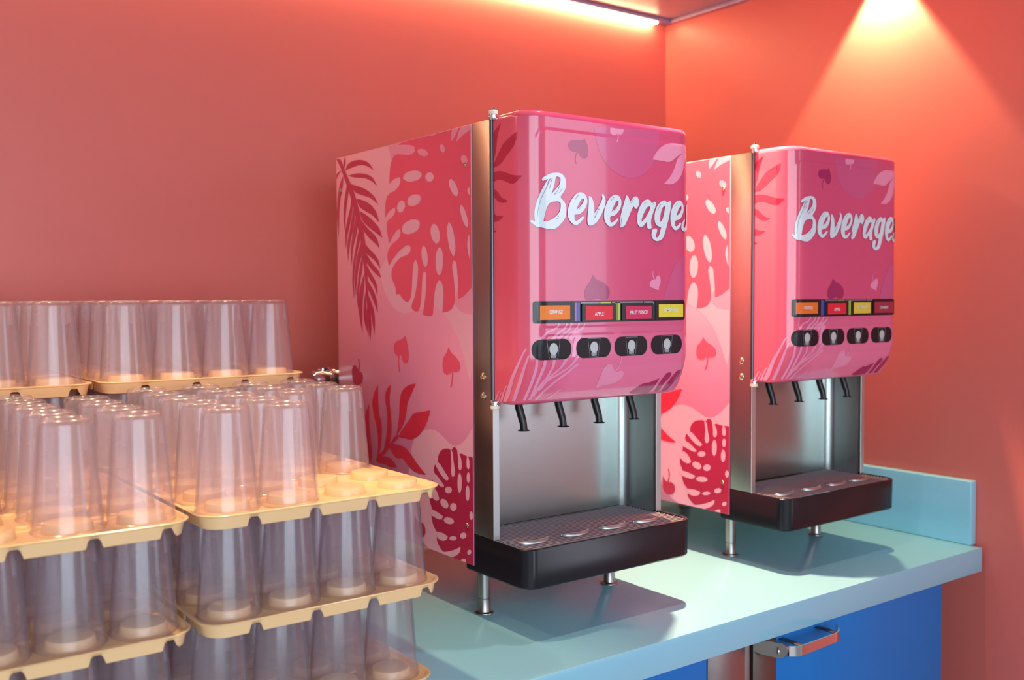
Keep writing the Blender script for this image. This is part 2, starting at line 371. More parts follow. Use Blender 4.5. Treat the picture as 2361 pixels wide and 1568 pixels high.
    '352 949,2386 1113,2497;light:1368,2311 1254,2412 1006,2303 913,2239 979,2211 1172,2249;light:1458,2085 1314,2182 1147,2087 1082,1977 1177,1929 1345,19'
    '80;light:709,2949 630,2856 606,2713 566,2513 615,2445 668,2455 675,2704;light:487,2917 384,2828 345,2660 387,2596 439,2604 453,2762;light:178,2883 128'
    ',2832 104,2692 146,2635 196,2680;light:1463,1763 1180,1735 960,1689 1016,1623 1238,1619 1396,1662;light:1270,1362 964,1383 812,1353 856,1285 1132,1255'
    ';light:1108,1019 805,1086 537,1185 405,1255 421,1164 645,1024 916,959;light:666,2206 699,2159 780,2129 860,2134 893,2171 859,2218 778,2248 698,2242;li'
    'ght:823,1973 780,1915 814,1862 906,1846 1003,1875 1047,1933 1012,1986 919,2002;light:516,1930 548,1875 623,1842 698,1850 729,1895 697,1950 621,1983 54'
    '6,1975;light:600,1648 669,1604 798,1583 912,1596 943,1637 873,1681 743,1701 630,1688;light:349,2376 370,2246 419,2185 466,2231 484,2356 463,2487 414,2'
    '546 367,2500;light:97,2507 112,2440 148,2408 184,2430 198,2493 182,2560 146,2592 111,2570;light:110,2233 129,2135 173,2088 216,2121 232,2214 213,2313 '
    '169,2359 127,2326;light:14,1863 29,1808 65,1779 100,1795 115,1845 99,1901 63,1929 28,1913;light:518,1377 554,1343 641,1315 728,1309 764,1329 727,1363 '
    '640,1391 554,1397;light:224,1508 218,1469 268,1426 345,1404 404,1416 410,1455 360,1499 283,1521;light:74,1212 106,1176 154,1160 190,1172 192,1206 159,'
    '1241 111,1258 76,1245;light:235,1059 240,1027 291,991 360,971 405,979 400,1011 348,1048 279,1068;dark:1934,1560 1876,1461 1770,1430 1688,1445 1584,139'
    '0 1569,1269 1675,1169 1834,1157 1939,1293;dark:1771,1431 1729,1532 1728,1642 1757,1731 1786,1723 1759,1636 1762,1528 1805,1429'
)
DOOR_ART = (
    'lilac:2178,8380 2203,8263 2252,8063 2426,7808 2706,7640 2991,7593 3283,7667 3539,7883 3653,8145 3675,8459;purple:1969,8162 1933,8138 1740,8119 1649,80'
    '79 1628,8010 1680,7950 1759,7930 1831,7939 1867,7884 1944,7835 2017,7859 2054,7954 2035,8063;purple:1815,7934 1774,7860 1767,7802 1785,7737 1799,7741 '
    '1783,7804 1791,7857 1832,7929;pale:2541,8397 2541,8317 2591,8284 2655,8282 2706,8310 2758,8299 2822,8330 2843,8394;pale:2704,8304 2705,8245 2672,8167 '
    '2689,8165 2724,8244 2724,8306;pale:3512,7945 3593,8062 3744,8192 3938,8258 4163,8268 4429,8228 4429,8168 4194,8092 4051,8001 3939,7937 3717,7939;pale:'
    '4398,8134 4325,7945 4227,7737 4109,7609 3982,7549 3787,7547 3939,7677 4051,7843 4122,8006 4226,8091;fern:287,8395 123,8299 42,8196 17,7924 14,7666 145'
    ',7964 185,8178;fern:693,8206 525,8133 340,8049 245,7951 118,7802 21,7688 243,7729 437,7856 638,8012;fern:14,7589 211,7627 397,7589 605,7523 782,7507 7'
    '18,7448 604,7389 365,7457 178,7490 12,7430;fern:11,7362 145,7326 301,7190 467,7134 362,7103 206,7134 80,7218 10,7251;fern:7,6987 141,6918 341,6890 235'
    ',6835 108,6814 6,6839;fern:5,6709 151,6656 4,6628;purple:2149,5947 2199,5890 2320,5841 2453,5776 2515,5684 2490,5576 2430,5525 2253,5552 2025,5524 196'
    '7,5586 1982,5717 2069,5815;pale:3660,5693 3540,5728 3449,5767 3453,5836 3520,5874 3575,5881 3616,5935 3672,5948 3704,5901 3704,5823 3672,5754;pale:356'
    '7,5886 3536,5928 3528,5978 3527,6029 3513,6029 3512,5977 3519,5924 3550,5880;lilac:3777,5528 3855,5754 3966,5965 4102,6177 4264,6286 4427,6326 4488,59'
    '00 4323,5579 4235,5522;pale:832,4771 740,4646 654,4485 548,4270 444,3883 572,3883 636,4263 705,4472 768,4634 843,4765;pale:857,4661 792,4486 748,4292 '
    '711,3908 788,3906 807,4288 832,4478 882,4653;pale:976,4593 977,4451 955,4278 920,3921 971,3915 1003,4273 1022,4448 1018,4593;pale:1107,4584 1088,4420 '
    '1045,4245 1022,3926 1072,3921 1096,4237 1142,4410 1163,4578;pale:1285,4583 1267,4444 1219,4323 1112,4168 1010,3931 1043,3917 1153,4150 1267,4303 1323,'
    '4433 1346,4575;pale:1564,4598 1441,4443 1278,4315 1154,4213 1071,3975 1101,3965 1189,4197 1310,4290 1478,4419 1607,4576;pale:1812,4624 1633,4458 1468,'
    '4363 1238,4244 1116,4088 1148,4070 1268,4221 1493,4336 1663,4435 1846,4602;pale:1804,4502 1630,4372 1441,4252 1232,4069 1139,3936 1181,3916 1272,4044 '
    '1477,4223 1665,4342 1841,4473;pale:1417,5170 1369,5104 1164,5030 1068,4935 1095,4914 1186,5005 1390,5081 1446,5157;pale:1572,5173 1540,5099 1406,5026 '
    '1238,4920 1273,4888 1436,4997 1572,5079 1604,5165;pale:1675,5187 1632,5080 1510,5008 1363,4934 1394,4899 1539,4977 1668,5061 1711,5178;pale:1838,5169 '
    '1784,5086 1593,4990 1484,4922 1523,4887 1623,4959 1813,5064 1866,5159;pale:1961,5163 1934,5107 1747,5022 1600,4934 1657,4884 1786,4984 1963,5086 1978,'
    '5160;pale:1813,5017 1712,4819 1677,4620 1748,4608 1798,4797 1912,4983;pale:246,4061 153,3950 72,3855 129,3845 191,3942 266,4057;pale:466,4156 383,4031'
    ' 327,3872 402,3871 431,4027 486,4154;pale:331,4041 269,3940 222,3864 259,3859 296,3937 346,4039;pale:1597,4073 1491,4001 1385,3937 1407,3916 1509,3984'
    ' 1612,4061;pale:2372,4043 2379,4222 2406,4354 2451,4438 2540,4456 2619,4419 2664,4341 2721,4310 2836,4325 2909,4279 2882,4182 2744,4109 2540,4087;pale'
    ':2716,4315 2778,4436 2781,4572 2762,4573 2756,4440 2690,4324;purple:3232,3898 3470,4060 3614,4070 3827,4141 3810,4041 3736,3891;purple:3847,3895 3957,'
    '4210 4070,4230 4100,4185 4008,4048 3958,3901;purple:4033,3896 4211,4250 4379,4261 4331,4154 4211,3983 4158,3901'
)
LETTERS = (
    '902,6783 919,6802 941,6798 975,6783 967,6842 968,6931 983,7027 1018,7139 1065,7244 1124,7350 1198,7458 1142,7436 1099,7422 1086,7440 1099,7467 1151,75'
    '03 1236,7542 1323,7561 1449,7564 1507,7538 1551,7489 1567,7422 1565,7362 1540,7300 1506,7253 1471,7215 1454,7182 1505,7133 1554,7075 1568,7031 1565,69'
    '32 1553,6872 1514,6810 1455,6754 1397,6707 1329,6673 1232,6663 1147,6672 1071,6687 1008,6691 978,6713 926,6754|1366,7503 1409,7504 1448,7486 1453,7445'
    ' 1433,7384 1370,7320 1302,7256 1262,7218 1275,7247 1312,7331 1341,7430|1215,7065 1273,7094 1350,7109 1418,7109 1452,7089 1454,7040 1446,6979 1407,6918'
    ' 1349,6870 1271,6822 1185,6792 1109,6782 1122,6838 1148,6935 1177,7011;1603,6934 1613,7018 1648,7103 1702,7181 1772,7246 1842,7280 1902,7284 1963,7261'
    ' 2003,7213 2018,7153 2003,7083 1952,7004 1881,6947 1811,6921 1746,6910 1743,6872 1751,6827 1781,6821 1831,6842 1891,6883 1932,6896 1942,6877 1891,6818'
    ' 1841,6774 1786,6752 1721,6761 1652,6808 1612,6867|1937,7190 1942,7164 1917,7109 1862,7053 1786,7000 1801,7035 1842,7105 1892,7169;2046,7231 2086,7231'
    ' 2132,7185 2161,7102 2173,6956 2257,7059 2322,7159 2347,7221 2334,7274 2355,7282 2395,7248 2417,7176 2403,7091 2346,6979 2273,6872 2225,6816 2160,6777'
    ' 2072,6753 2040,6760 2021,6808 2022,6903 2041,7036 2049,7145;2384,6940 2394,7024 2431,7116 2488,7203 2564,7264 2640,7291 2688,7288 2736,7259 2769,7205'
    ' 2774,7148 2755,7077 2697,7003 2620,6943 2521,6914 2521,6861 2530,6830 2573,6829 2639,6867 2687,6897 2711,6884 2668,6832 2611,6781 2549,6757 2487,6762'
    ' 2431,6802 2393,6863|2702,7194 2711,7173 2687,7109 2630,7049 2554,7007 2583,7061 2621,7126 2659,7178;2895,7297 2939,7257 2963,7201 2968,7173 3017,7239'
    ' 3076,7282 3125,7285 3164,7255 3184,7206 3179,7155 3145,7103 3125,7077 3095,7086 3051,7120 3017,7068 2968,6980 2919,6893 2861,6798 2832,6772 2793,6763'
    ' 2764,6748 2735,6768 2745,6843 2755,6928 2783,7028 2832,7158 2871,7260;3394,7251 3444,7234 3485,7193 3546,7221 3581,7205 3581,7169 3536,7064 3485,6953'
    ' 3465,6865 3475,6800 3480,6768 3435,6751 3384,6760 3364,6810 3356,6868 3324,6830 3274,6789 3214,6779 3165,6803 3135,6859 3140,6959 3174,7069 3234,7165'
    ' 3314,7231|3439,7136 3444,7111 3404,7029 3334,6939 3244,6863 3244,6899 3284,6988 3344,7084 3384,7122;3792,7256 3843,7233 3864,7224 3916,7256 3953,7239'
    ' 3956,7188 3927,7054 3886,6919 3834,6777 3793,6673 3741,6590 3679,6559 3597,6546 3526,6569 3485,6619 3480,6684 3506,6743 3556,6760 3607,6751 3613,6725'
    ' 3597,6681 3582,6637 3597,6608 3638,6624 3679,6698 3710,6795 3638,6803 3577,6841 3551,6920 3556,7022 3597,7126 3668,7202 3730,7242|3807,7155 3797,7106'
    ' 3771,7002 3741,6928 3689,6878 3684,6925 3699,7021 3730,7103 3761,7145;3936,6951 3948,7047 3990,7153 4052,7230 4126,7271 4180,7274 4240,7240 4274,7190'
    ' 4282,7116 4240,7024 4170,6946 4053,6904 4051,6852 4069,6820 4117,6833 4170,6876 4210,6885 4204,6851 4149,6789 4075,6749 4011,6769 3959,6834|4203,7178'
    ' 4215,7149 4191,7088 4143,7034 4090,7002 4106,7055 4137,7116 4174,7162;4496,7268 4383,7191 4367,7107 4392,7019 4385,6928 4352,6844 4307,6800 4283,6818'
    ' 4291,6878 4329,6940 4318,6954 4254,6913 4216,6844 4214,6784 4255,6745 4324,6737 4413,6765 4510,6831 4630,6951 4660,7151 4620,7118 4670,7228 4770,7208'
    ' 4760,7298 4630,7328'
)
BRUSH = (
    'b:1245,7474 1154,7308 1069,7141 1021,6969 1002,6806 1008,6805 1028,6968 1077,7139 1164,7305 1256,7471;b:1285,7472 1252,7395 1214,7303 1218,7303 1258,7'
    '394 1292,7470;b:1429,7355 1386,7285 1309,7213 1314,7210 1392,7282 1437,7352;b:1483,7328 1459,7289 1416,7245 1420,7243 1465,7287 1490,7326;b:1418,6886 '
    '1394,6859 1361,6827 1365,6824 1400,6856 1425,6883;b:1834,7244 1789,7203 1745,7166 1749,7163 1795,7200 1840,7240;b:1889,7056 1859,7031 1830,7003 1833,7'
    '001 1864,7029 1894,7053;b:2272,7041 2222,6968 2158,6875 2164,6873 2230,6966 2282,7037;b:2608,7251 2566,7217 2524,7179 2528,7176 2571,7213 2615,7247;b:'
    '2665,7067 2637,7041 2605,7014 2608,7012 2642,7038 2671,7064;b:3052,7243 3018,7206 2985,7168 2990,7165 3025,7203 3060,7240;b:2778,6908 2764,6837 2759,6'
    '773 2766,6772 2773,6836 2789,6908;b:3351,7209 3317,7186 3282,7162 3285,7159 3321,7182 3356,7205;b:3701,7191 3655,7137 3615,7084 3619,7082 3661,7135 37'
    '08,7188;b:4113,7227 4082,7203 4056,7175 4060,7174 4086,7201 4118,7224;b:3527,7197 3503,7173 3507,7171 3533,7193'
)

# ------------------------------------------------------------------ printed artwork
def parse(s):
    out = []
    for item in s.split(';'):
        k, _, pts = item.partition(':')
        out.append((k, [tuple(int(v) / 1e4 for v in q.split(',')) for q in pts.split(' ')]))
    return out

def smooth_poly(pts, sub=3):
    """Closed Catmull-Rom with sharp corners kept."""
    P = []
    for q in pts:
        if not P or (abs(P[-1][0] - q[0]) + abs(P[-1][1] - q[1])) > 1e-5: P.append(q)
    n = len(P); tg = []
    for i in range(n):
        a, b, c = Vector(P[i - 1]), Vector(P[i]), Vector(P[(i + 1) % n])
        u, v = b - a, c - b
        if u.length < 1e-9 or v.length < 1e-9: tg.append(Vector((0, 0))); continue
        cs = u.normalized().dot(v.normalized())
        if cs < 0.05: tg.append(Vector((0, 0)))
        else: tg.append((u.normalized() + v.normalized()).normalized())
    out = []
    for i in range(n):
        a, b = Vector(P[i]), Vector(P[(i + 1) % n]); L = (b - a).length
        ta, tb = tg[i] * L, tg[(i + 1) % n] * L
        for k in range(sub):
            t = k / sub
            h = a * (2 * t**3 - 3 * t**2 + 1) + ta * (t**3 - 2 * t**2 + t) + b * (-2 * t**3 + 3 * t**2) + tb * (t**3 - t**2)
            out.append((h.x, h.y))
    return out

def fill_bm(loops):
    """Filled flat shape (first loop outline, others holes) as a bmesh in the XY plane."""
    cu = bpy.data.curves.new('tmp', 'CURVE'); cu.dimensions = '2D'; cu.fill_mode = 'BOTH'
    for lp in loops:
        sp = cu.splines.new('POLY'); sp.points.add(len(lp) - 1)
        for p, q in zip(sp.points, lp): p.co = (q[0] * 100, q[1] * 100, 0, 1)
        sp.use_cyclic_u = True
    o = bpy.data.objects.new('tmp', cu); C.objects.link(o)
    me = bpy.data.meshes.new_from_object(o)
    bm = bmesh.new(); bm.from_mesh(me)
    for v in bm.verts: v.co = Vector((v.co.x / 100, v.co.y / 100, 0))
    bpy.data.objects.remove(o); bpy.data.curves.remove(cu); bpy.data.meshes.remove(me)
    return bm

def cut(bm, axis, val, keep=0):
    no = Vector((1, 0, 0)) if axis == 0 else Vector((0, 1, 0))
    co = Vector((val, 0, 0)) if axis == 0 else Vector((0, val, 0))
    bmesh.ops.bisect_plane(bm, geom=list(bm.verts) + list(bm.edges) + list(bm.faces), plane_co=co, plane_no=no,
                           clear_outer=keep < 0, clear_inner=keep > 0, dist=1e-7)

def merge(dst, src, fn, mi):
    vm = {}
    for v in src.verts: vm[v] = dst.verts.new(fn(v.co.x, v.co.y))
    for f in src.faces:
        try: nf = dst.faces.new([vm[v] for v in f.verts])
        except ValueError: continue
        nf.material_index = mi
    src.free()

# ------------------------------------------------------------------ dispenser geometry
D, H, L, W = 0.499, 0.85, 0.10, 0.388
Y0, YF = -0.055, -0.15
R1, R2 = 0.04, 0.05
LS = -(YF + R1) + Y0
LF = W - R1 - R2
S_X = LS + R1 * PI / 2 - R1          # s = X + S_X on the front
S_END = LS + R1 * PI / 2 + LF + R2 * PI / 2 + (-(YF + R2) + Y0)
ZB, ZT = 0.384, 0.855

def plan(s):
    if s < LS: return Vector((0, Y0 - s)), Vector((-1, 0))
    s -= LS
    if s < R1 * PI / 2:
        a = s / R1; return Vector((R1 - R1 * math.cos(a), YF + R1 - R1 * math.sin(a))), Vector((-math.cos(a), -math.sin(a)))
    s -= R1 * PI / 2
    if s < LF: return Vector((R1 + s, YF)), Vector((0, -1))
    s -= LF
    if s < R2 * PI / 2:
        a = s / R2; return Vector((W - R2 + R2 * math.sin(a), YF + R2 - R2 * math.cos(a))), Vector((math.sin(a), -math.cos(a)))
    s -= R2 * PI / 2
    return Vector((W, YF + R2 + s)), Vector((1, 0))

def rr_sdf(x, z, x0, x1, z0, z1, r):
    dx = abs(x - (x0 + x1) / 2) - (x1 - x0) / 2 + r
    dz = abs(z - (z0 + z1) / 2) - (z1 - z0) / 2 + r
    return math.hypot(max(dx, 0), max(dz, 0)) + min(max(dx, dz), 0) - r

def sstep(t):
    t = max(0.0, min(1.0, t)); return t * t * (3 - 2 * t)

EMB = [(0.018, 0.372, 0.508, 0.828, 0.022, 0.0007), (0.020, 0.366, 0.440, 0.500, 0.026, 0.0017)]
def surf(s, z, off=0.0):
    q, n = plan(s); X = s - S_X
    e = off
    for x0, x1, z0, z1, r, h in EMB:
        e += h * sstep(-rr_sdf(X, z, x0, x1, z0, z1, r) / 0.005)
    w = max(0.0, min(1.0, (-q.y + Y0) / (Y0 - YF)))
    if z > 0.844:
        t = min(1.0, (z - 0.844) / 0.011); e -= 0.011 * (1 - math.sqrt(max(0.0, 1 - t * t)))
    if z < 0.390:
        t = min(1.0, (0.390 - z) / 0.006); e -= 0.005 * (1 - math.sqrt(max(0.0, 1 - t * t)))
    y = q.y + n.y * e
    if z < 0.462: y += w * 0.034 * min(1.0, (0.462 - z) / 0.078) ** 1.8
    return Vector((q.x + n.x * e, y, z))

def glist(a, b, step, fine):
    v = []
    k = max(1, round((b - a) / step))
    v += [a + (b - a) * i / k for i in range(k + 1)]
    for c, h, n in fine:
        v += [c + h * (i / n - 0.5) * 2 for i in range(n + 1)]
    v = sorted(x for x in v if a - 1e-9 <= x <= b + 1e-9)
    out = [v[0]]
    for x in v[1:]:
        if x - out[-1] > 0.0008: out.append(x)
    out[-1] = b
    return out
S_L = glist(0, S_END, 0.012, [(LS + R1 * PI / 4, R1 * PI / 4, 12), (LS + R1 * PI / 2 + LF + R2 * PI / 4, R2 * PI / 4, 12), (S_X + 0.0205, 0.004, 6), (S_X + 0.3695, 0.006, 6)])
Z_L = glist(ZB, ZT, 0.012, [(0.5105, 0.004, 6), (0.4975, 0.004, 6), (0.4365, 0.004, 6), (0.8255, 0.004, 6), (0.8495, 0.0055, 10), (0.387, 0.004, 4), (0.41, 0.028, 12), (0.815, 0.012, 6)])

def on_door(dst, loops, mi, off, grid=True):
    b = fill_bm(loops)
    if not b.verts: b.free(); return
    xs = [v.co.x for v in b.verts]; zs = [v.co.y for v in b.verts]
    if min(xs) < 0.001: cut(b, 0, 0.001, 1)
    if max(zs) > 0.852: cut(b, 1, 0.852, -1)
    if min(zs) < 0.3875: cut(b, 1, 0.3875, 1)
    x0, x1, z0, z1 = min(xs), max(xs), min(zs), max(zs)
    for s in S_L:
        if x0 < s < x1: cut(b, 0, s)
    for z in Z_L:
        if z0 < z < z1: cut(b, 1, z)
    merge(dst, b, lambda x, y: surf(x, y, off), mi)

def door_shell(parent):
    bm = bmesh.new()
    g = [[bm.verts.new(surf(s, z)) for s in S_L] for z in Z_L]
    for i in range(len(Z_L) - 1):
        for j in range(len(S_L) - 1):
            bm.faces.new((g[i][j], g[i][j + 1], g[i + 1][j + 1], g[i + 1][j]))
    # back, top and bottom
    bm.faces.new(g[0]); bm.faces.new(g[-1])
    bm.faces.new([g[i][0] for i in range(len(Z_L))] + [g[i][-1] for i in reversed(range(len(Z_L)))])
    bmesh.ops.recalc_face_normals(bm, faces=bm.faces)
    keys = list(DOOR_MATS)
    for i, (k, pts) in enumerate(parse(DOOR_ART)):
        on_door(bm, [smooth_poly(pts)], keys.index(k), 0.0002 + i * 0.000008)
    me = bpy.data.meshes.new('door'); bm.to_mesh(me); bm.free()
    return link_mesh('door', me, list(DOOR_MATS.values()), parent, 50)

def on_door_solid(loops, off0, off1, mi=0, bm=None):
    """Raised item following the door face."""
    b2 = bm or bmesh.new()
    on_door(b2, loops, mi, off1)
    for lp in loops:
        n = len(lp)
        for i in range(n):
            a, b = lp[i], lp[(i + 1) % n]
            try: b2.faces.new((b2.verts.new(surf(*a, off0)), b2.verts.new(surf(*b, off0)), b2.verts.new(surf(*b, off1)), b2.verts.new(surf(*a, off1)))).material_index = mi
            except ValueError: pass
    return b2

def text_bm(txt, width, height):
    cu = bpy.data.curves.new('tmp', 'FONT'); cu.body = txt; cu.align_x = 'CENTER'; cu.align_y = 'CENTER'; cu.size = 1; cu.offset = 0.012
    o = bpy.data.objects.new('tmp', cu); C.objects.link(o)
    me = bpy.data.meshes.new_from_object(o)
    bm = bmesh.new(); bm.from_mesh(me)
    xs = [v.co.x for v in bm.verts]; ys = [v.co.y for v in bm.verts]
    cx, cy = (min(xs) + max(xs)) / 2, (min(ys) + max(ys)) / 2
    kx, ky = width / (max(xs) - min(xs)), height / (max(ys) - min(ys))
    for v in bm.verts: v.co = Vector(((v.co.x - cx) * kx, (v.co.y - cy) * ky, 0))
    bpy.data.objects.remove(o); bpy.data.curves.remove(cu); bpy.data.meshes.remove(me)
    return bm

def flavour_label(door, x0, x1, z0, z1, ix0, ix1, iz0, iz1, col, txt, tw, th, tz=0.0, frame=None, tilt=0.0):
    bm = bmesh.new()
    Xs = lambda x: x + S_X
    mk = lambda a, b, c, d, r: [(Xs(x), z) for x, z in rrect(a, b, c, d, r, 3)]
    on_door_solid([mk(x0, x1, z0, z1, 0.002)], 0.0, 0.0035, 0, bm)
    on_door(bm, [mk(ix0, ix1, iz0, iz1, 0.0004)], 1, 0.0039)
    t = text_bm(txt, tw, th)
    for v in t.verts:
        c, s = math.cos(tilt), math.sin(tilt)
        x, y = v.co.x * c - v.co.y * s, v.co.x * s + v.co.y * c
        v.co = Vector((x + (ix0 + ix1) / 2, y + (iz0 + iz1) / 2 + tz, 0))
    merge(bm, t, lambda x, y: surf(Xs(x), y, 0.0042), 2)
    m1 = mat('label_' + txt.lower().replace(' ', '_'), col, 0.35, noise=0.10, nscale=160, emis=col, estr=0.10)
    o = obj('flavor_label', bm, [frame or M_BLACK, m1, M_WHITE], door, 30)
    return o

def dispense_button(door, cx, cz):
    bm = bmesh.new(); Xs = lambda x: x + S_X
    hw, hh = 0.0375, 0.0165
    on_door_solid([[(Xs(x), z) for x, z in rrect(cx - hw, cx + hw, cz - hh, cz + hh, 0.0155, 7)]], 0.0, 0.0012, 0, bm)
    def line(a, b, w, mi, off=0.0015):
        dx, dz = b[0] - a[0], b[1] - a[1]; l = math.hypot(dx, dz); nx, nz = -dz / l * w / 2, dx / l * w / 2
        on_door(bm, [[(Xs(a[0] + nx), a[1] + nz), (Xs(b[0] + nx), b[1] + nz), (Xs(b[0] - nx), b[1] - nz), (Xs(a[0] - nx), a[1] - nz)]], mi, off)
    t0, t1 = cz + 0.0152, cz - 0.0150
    A, B, Cc, E = (cx - 0.0135, t0), (cx + 0.0135, t0), (cx + 0.0088, t1), (cx - 0.0088, t1)
    for a, b in ((A, B), (B, Cc), (Cc, E), (E, A)): line(a, b, 0.0006, 2)
    n = 20
    on_door(bm, [[(Xs(cx - 0.0052), cz - 0.0135), (Xs(cx + 0.0052), cz - 0.0135), (Xs(cx + 0.0062), cz - 0.009), (Xs(cx + 0.0045), cz - 0.005), (Xs(cx - 0.0045), cz - 0.005), (Xs(cx - 0.0062), cz - 0.009)]], 2, 0.0015)
    on_door(bm, [[(Xs(cx + 0.0088 * math.cos(2 * PI * i / n)), cz + 0.0008 + 0.0095 * math.sin(2 * PI * i / n)) for i in range(n)]], 1, 0.0018)
    return obj('dispense_button', bm, [M_PILL, M_ICON, M_ICON2], door, 30)

def side_panel(parent, bmat):
    bm = bmesh.new()
    box(bm, -0.0016, 0.0, 0.0005, D, L, H - 0.001, 0.0006, 2)
    keys = list(SIDE_MATS)
    for i, (k, pts) in enumerate(parse(SIDE_ART)):
        b = fill_bm([smooth_poly(pts)])
        for ax, lo, hi in ((0, 0.0012, D - 0.0008), (1, L + 0.0008, H - 0.0018)):
            vals = [v.co[ax] for v in b.verts]
            if vals and min(vals) < lo: cut(b, ax, lo, 1)
            if vals and max(vals) > hi: cut(b, ax, hi, -1)
        merge(bm, b, lambda x, y: Vector((-0.0017 - i * 0.000006, x, y)), keys.index(k))
    me = bpy.data.meshes.new('side_panel'); bm.to_mesh(me); bm.free()
    return link_mesh('side_panel', me, list(SIDE_MATS.values()), parent, 35)

MX = Matrix.Rotation(-PI / 2, 4, 'Y')      # lathe axis z -> -x

def build_dispenser(labels):
    root = empty('beverage_dispenser')
    # body behind the front frame
    bm = bmesh.new()
    box(bm, 0.0, W, 0.034, D, L, H - 0.0025, 0.002, 2)
    obj('cabinet_body', bm, M_STEEL, root)
    sp = side_panel(root, None)
    for y, z in ((0.480, 0.7806), (0.019, 0.7834), (0.0187, 0.1665), (0.480, 0.1665)):
        bm = bmesh.new()
        lathe(bm, [(0.0001, 0.0), (0.0042, 0.0), (0.0042, 0.0010), (0.0032, 0.0022), (0.0015, 0.0024), (0.0013, 0.0014), (0.0, 0.0014)], 18,
              Matrix.Translation((-0.0018, y, z)) @ MX)
        tag(obj('screw', bm, M_BOLT, sp))
    bm = bmesh.new()
    box(bm, W, W + 0.0016, 0.0005, D, L, H - 0.001, 0.0006, 2)
    obj('side_panel', bm, SIDE_MATS['mid'], root)
    # steel front frame: two cheeks, head and inner returns
    bm = bmesh.new()
    for x0, x1 in ((0.0, 0.0125), (W - 0.0125, W)):
        box(bm, x0, x1, Y0, 0.034, 0.155, H, 0.0012, 2)
    box(bm, 0.0125, W - 0.0125, Y0 + 0.002, 0.034, 0.392, H - 0.001, 0.001, 1)
    fr = obj('front_frame', bm, M_STEEL, root)
    for z in (0.4256, 0.3929):
        bm = bmesh.new()
        lathe(bm, [(0.0001, 0.0), (0.0072, 0.0), (0.0072, 0.0012), (0.0056, 0.0028), (0.0030, 0.0040), (0.0026, 0.0026), (0.0, 0.0026)], 20,
              Matrix.Translation((-0.0002, -0.0297, z)) @ MX)
        obj('bolt', bm, M_BOLT, fr)
    for x0, x1 in ((-0.0004, 0.0120), (W - 0.0120, W + 0.0004)):
        bm = bmesh.new()
        box(bm, x0, x1, Y0 - 0.0022, Y0 - 0.0004, 0.154, 0.377, 0.0003, 1)
        obj('edge_flange', bm, M_BRIGHT, fr)
    # splash panel with a rounded fold into both cheeks
    bm = bmesh.new()
    prof = [(0.0128, Y0 + 0.004)]
    r = 0.022
    prof += [(0.0128 + r - r * math.cos(a), 0.030 - r + r * math.sin(a)) for a in [PI / 2 * k / 8 for k in range(9)]]
    prof += [(W - x, y) for x, y in reversed(prof)]
    lo = [bm.verts.new((x, y, 0.149)) for x, y in prof]; hi = [bm.verts.new((x, y, 0.392)) for x, y in prof]
    lo2 = [bm.verts.new((x + (0.0004 if x < W / 2 else -0.0004), y + 0.0012, 0.149)) for x, y in prof]
    hi2 = [bm.verts.new((x + (0.0004 if x < W / 2 else -0.0004), y + 0.0012, 0.392)) for x, y in prof]
    for i in range(len(prof) - 1):
        bm.faces.new((lo[i], lo[i + 1], hi[i + 1], hi[i]))
        bm.faces.new((lo2[i], lo2[i + 1], hi2[i + 1], hi2[i]))
        bm.faces.new((hi[i], hi[i + 1], hi2[i + 1], hi2[i])); bm.faces.new((lo[i], lo[i + 1], lo2[i + 1], lo2[i]))
    bm.faces.new((lo[0], hi[0], hi2[0], lo2[0])); bm.faces.new((lo[-1], hi[-1], hi2[-1], lo2[-1]))
    obj('splash_panel', bm, M_STEELH, root, 60)
    # hinge rod and hinges
    bm = bmesh.new(); tube(bm, [(-0.0012, Y0 - 0.0035, 0.383), (-0.0012, Y0 - 0.0035, 0.852)], 0.0036, 14)
    obj('hinge_rod', bm, M_ROD, root)
    for z, sgn in ((0.853, 1), (0.3835, -1)):
        bm = bmesh.new(); hx, hy = 0.001, Y0 - 0.006
        zz = lambda h: z + sgn * h
        lathe(bm, [(0.0001, zz(-0.006)), (0.0075, zz(-0.006)), (0.0090, zz(-0.0035)), (0.0090, zz(-0.001)), (0.0076, zz(0.0))], 24, Matrix.Translation((hx, hy, 0)), mi=0)
        lathe(bm, [(0.0076, zz(0.0)), (0.0078, zz(0.0015)), (0.0068, zz(0.002)), (0.0068, zz(0.003))], 24, Matrix.Translation((hx, hy, 0)), mi=0)
        lathe(bm, [(0.0068, zz(0.003)), (0.0080, zz(0.0035)), (0.0080, zz(0.008)), (0.0066, zz(0.0098)), (0.003, zz(0.0102))], 24, Matrix.Translation((hx, hy, 0)), mi=1)
        lathe(bm, [(0.003, zz(0.0102)), (0.003, zz(0.0125)), (0.0018, zz(0.015)), (0.0, zz(0.0155))] if sgn > 0 else [(0.003, zz(0.0102)), (0.0, zz(0.0104))], 24, Matrix.Translation((hx, hy, 0)), mi=0)
        obj('hinge', bm, [M_CHROME, M_NYLON], root)
    # door with everything on it
    door = door_shell(root)
    bm = bmesh.new()
    for loops in LETTERS.split(';'):
        lp = [smooth_poly([tuple(int(v) / 1e4 for v in q.split(',')) for q in r.split(' ')], 4) for r in loops.split('|')]
        on_door(bm, lp, 0, 0.0012)
        on_door(bm, [[(s + 0.0003, z - 0.0008) for s, z in l] for l in lp], 2, 0.0010)
    for k, pts in parse(BRUSH): on_door(bm, [smooth_poly(pts)], 1, 0.0014)
    me = bpy.data.meshes.new('lettering'); bm.to_mesh(me); bm.free()
    o = link_mesh('lettering', me, [M_WHITE, M_BRUSH, DOOR_MATS['purple']], door, 30)
    tag(o, 'white brush script lettering reading Beverages')
    bm = bmesh.new(); Xs = lambda x: x + S_X
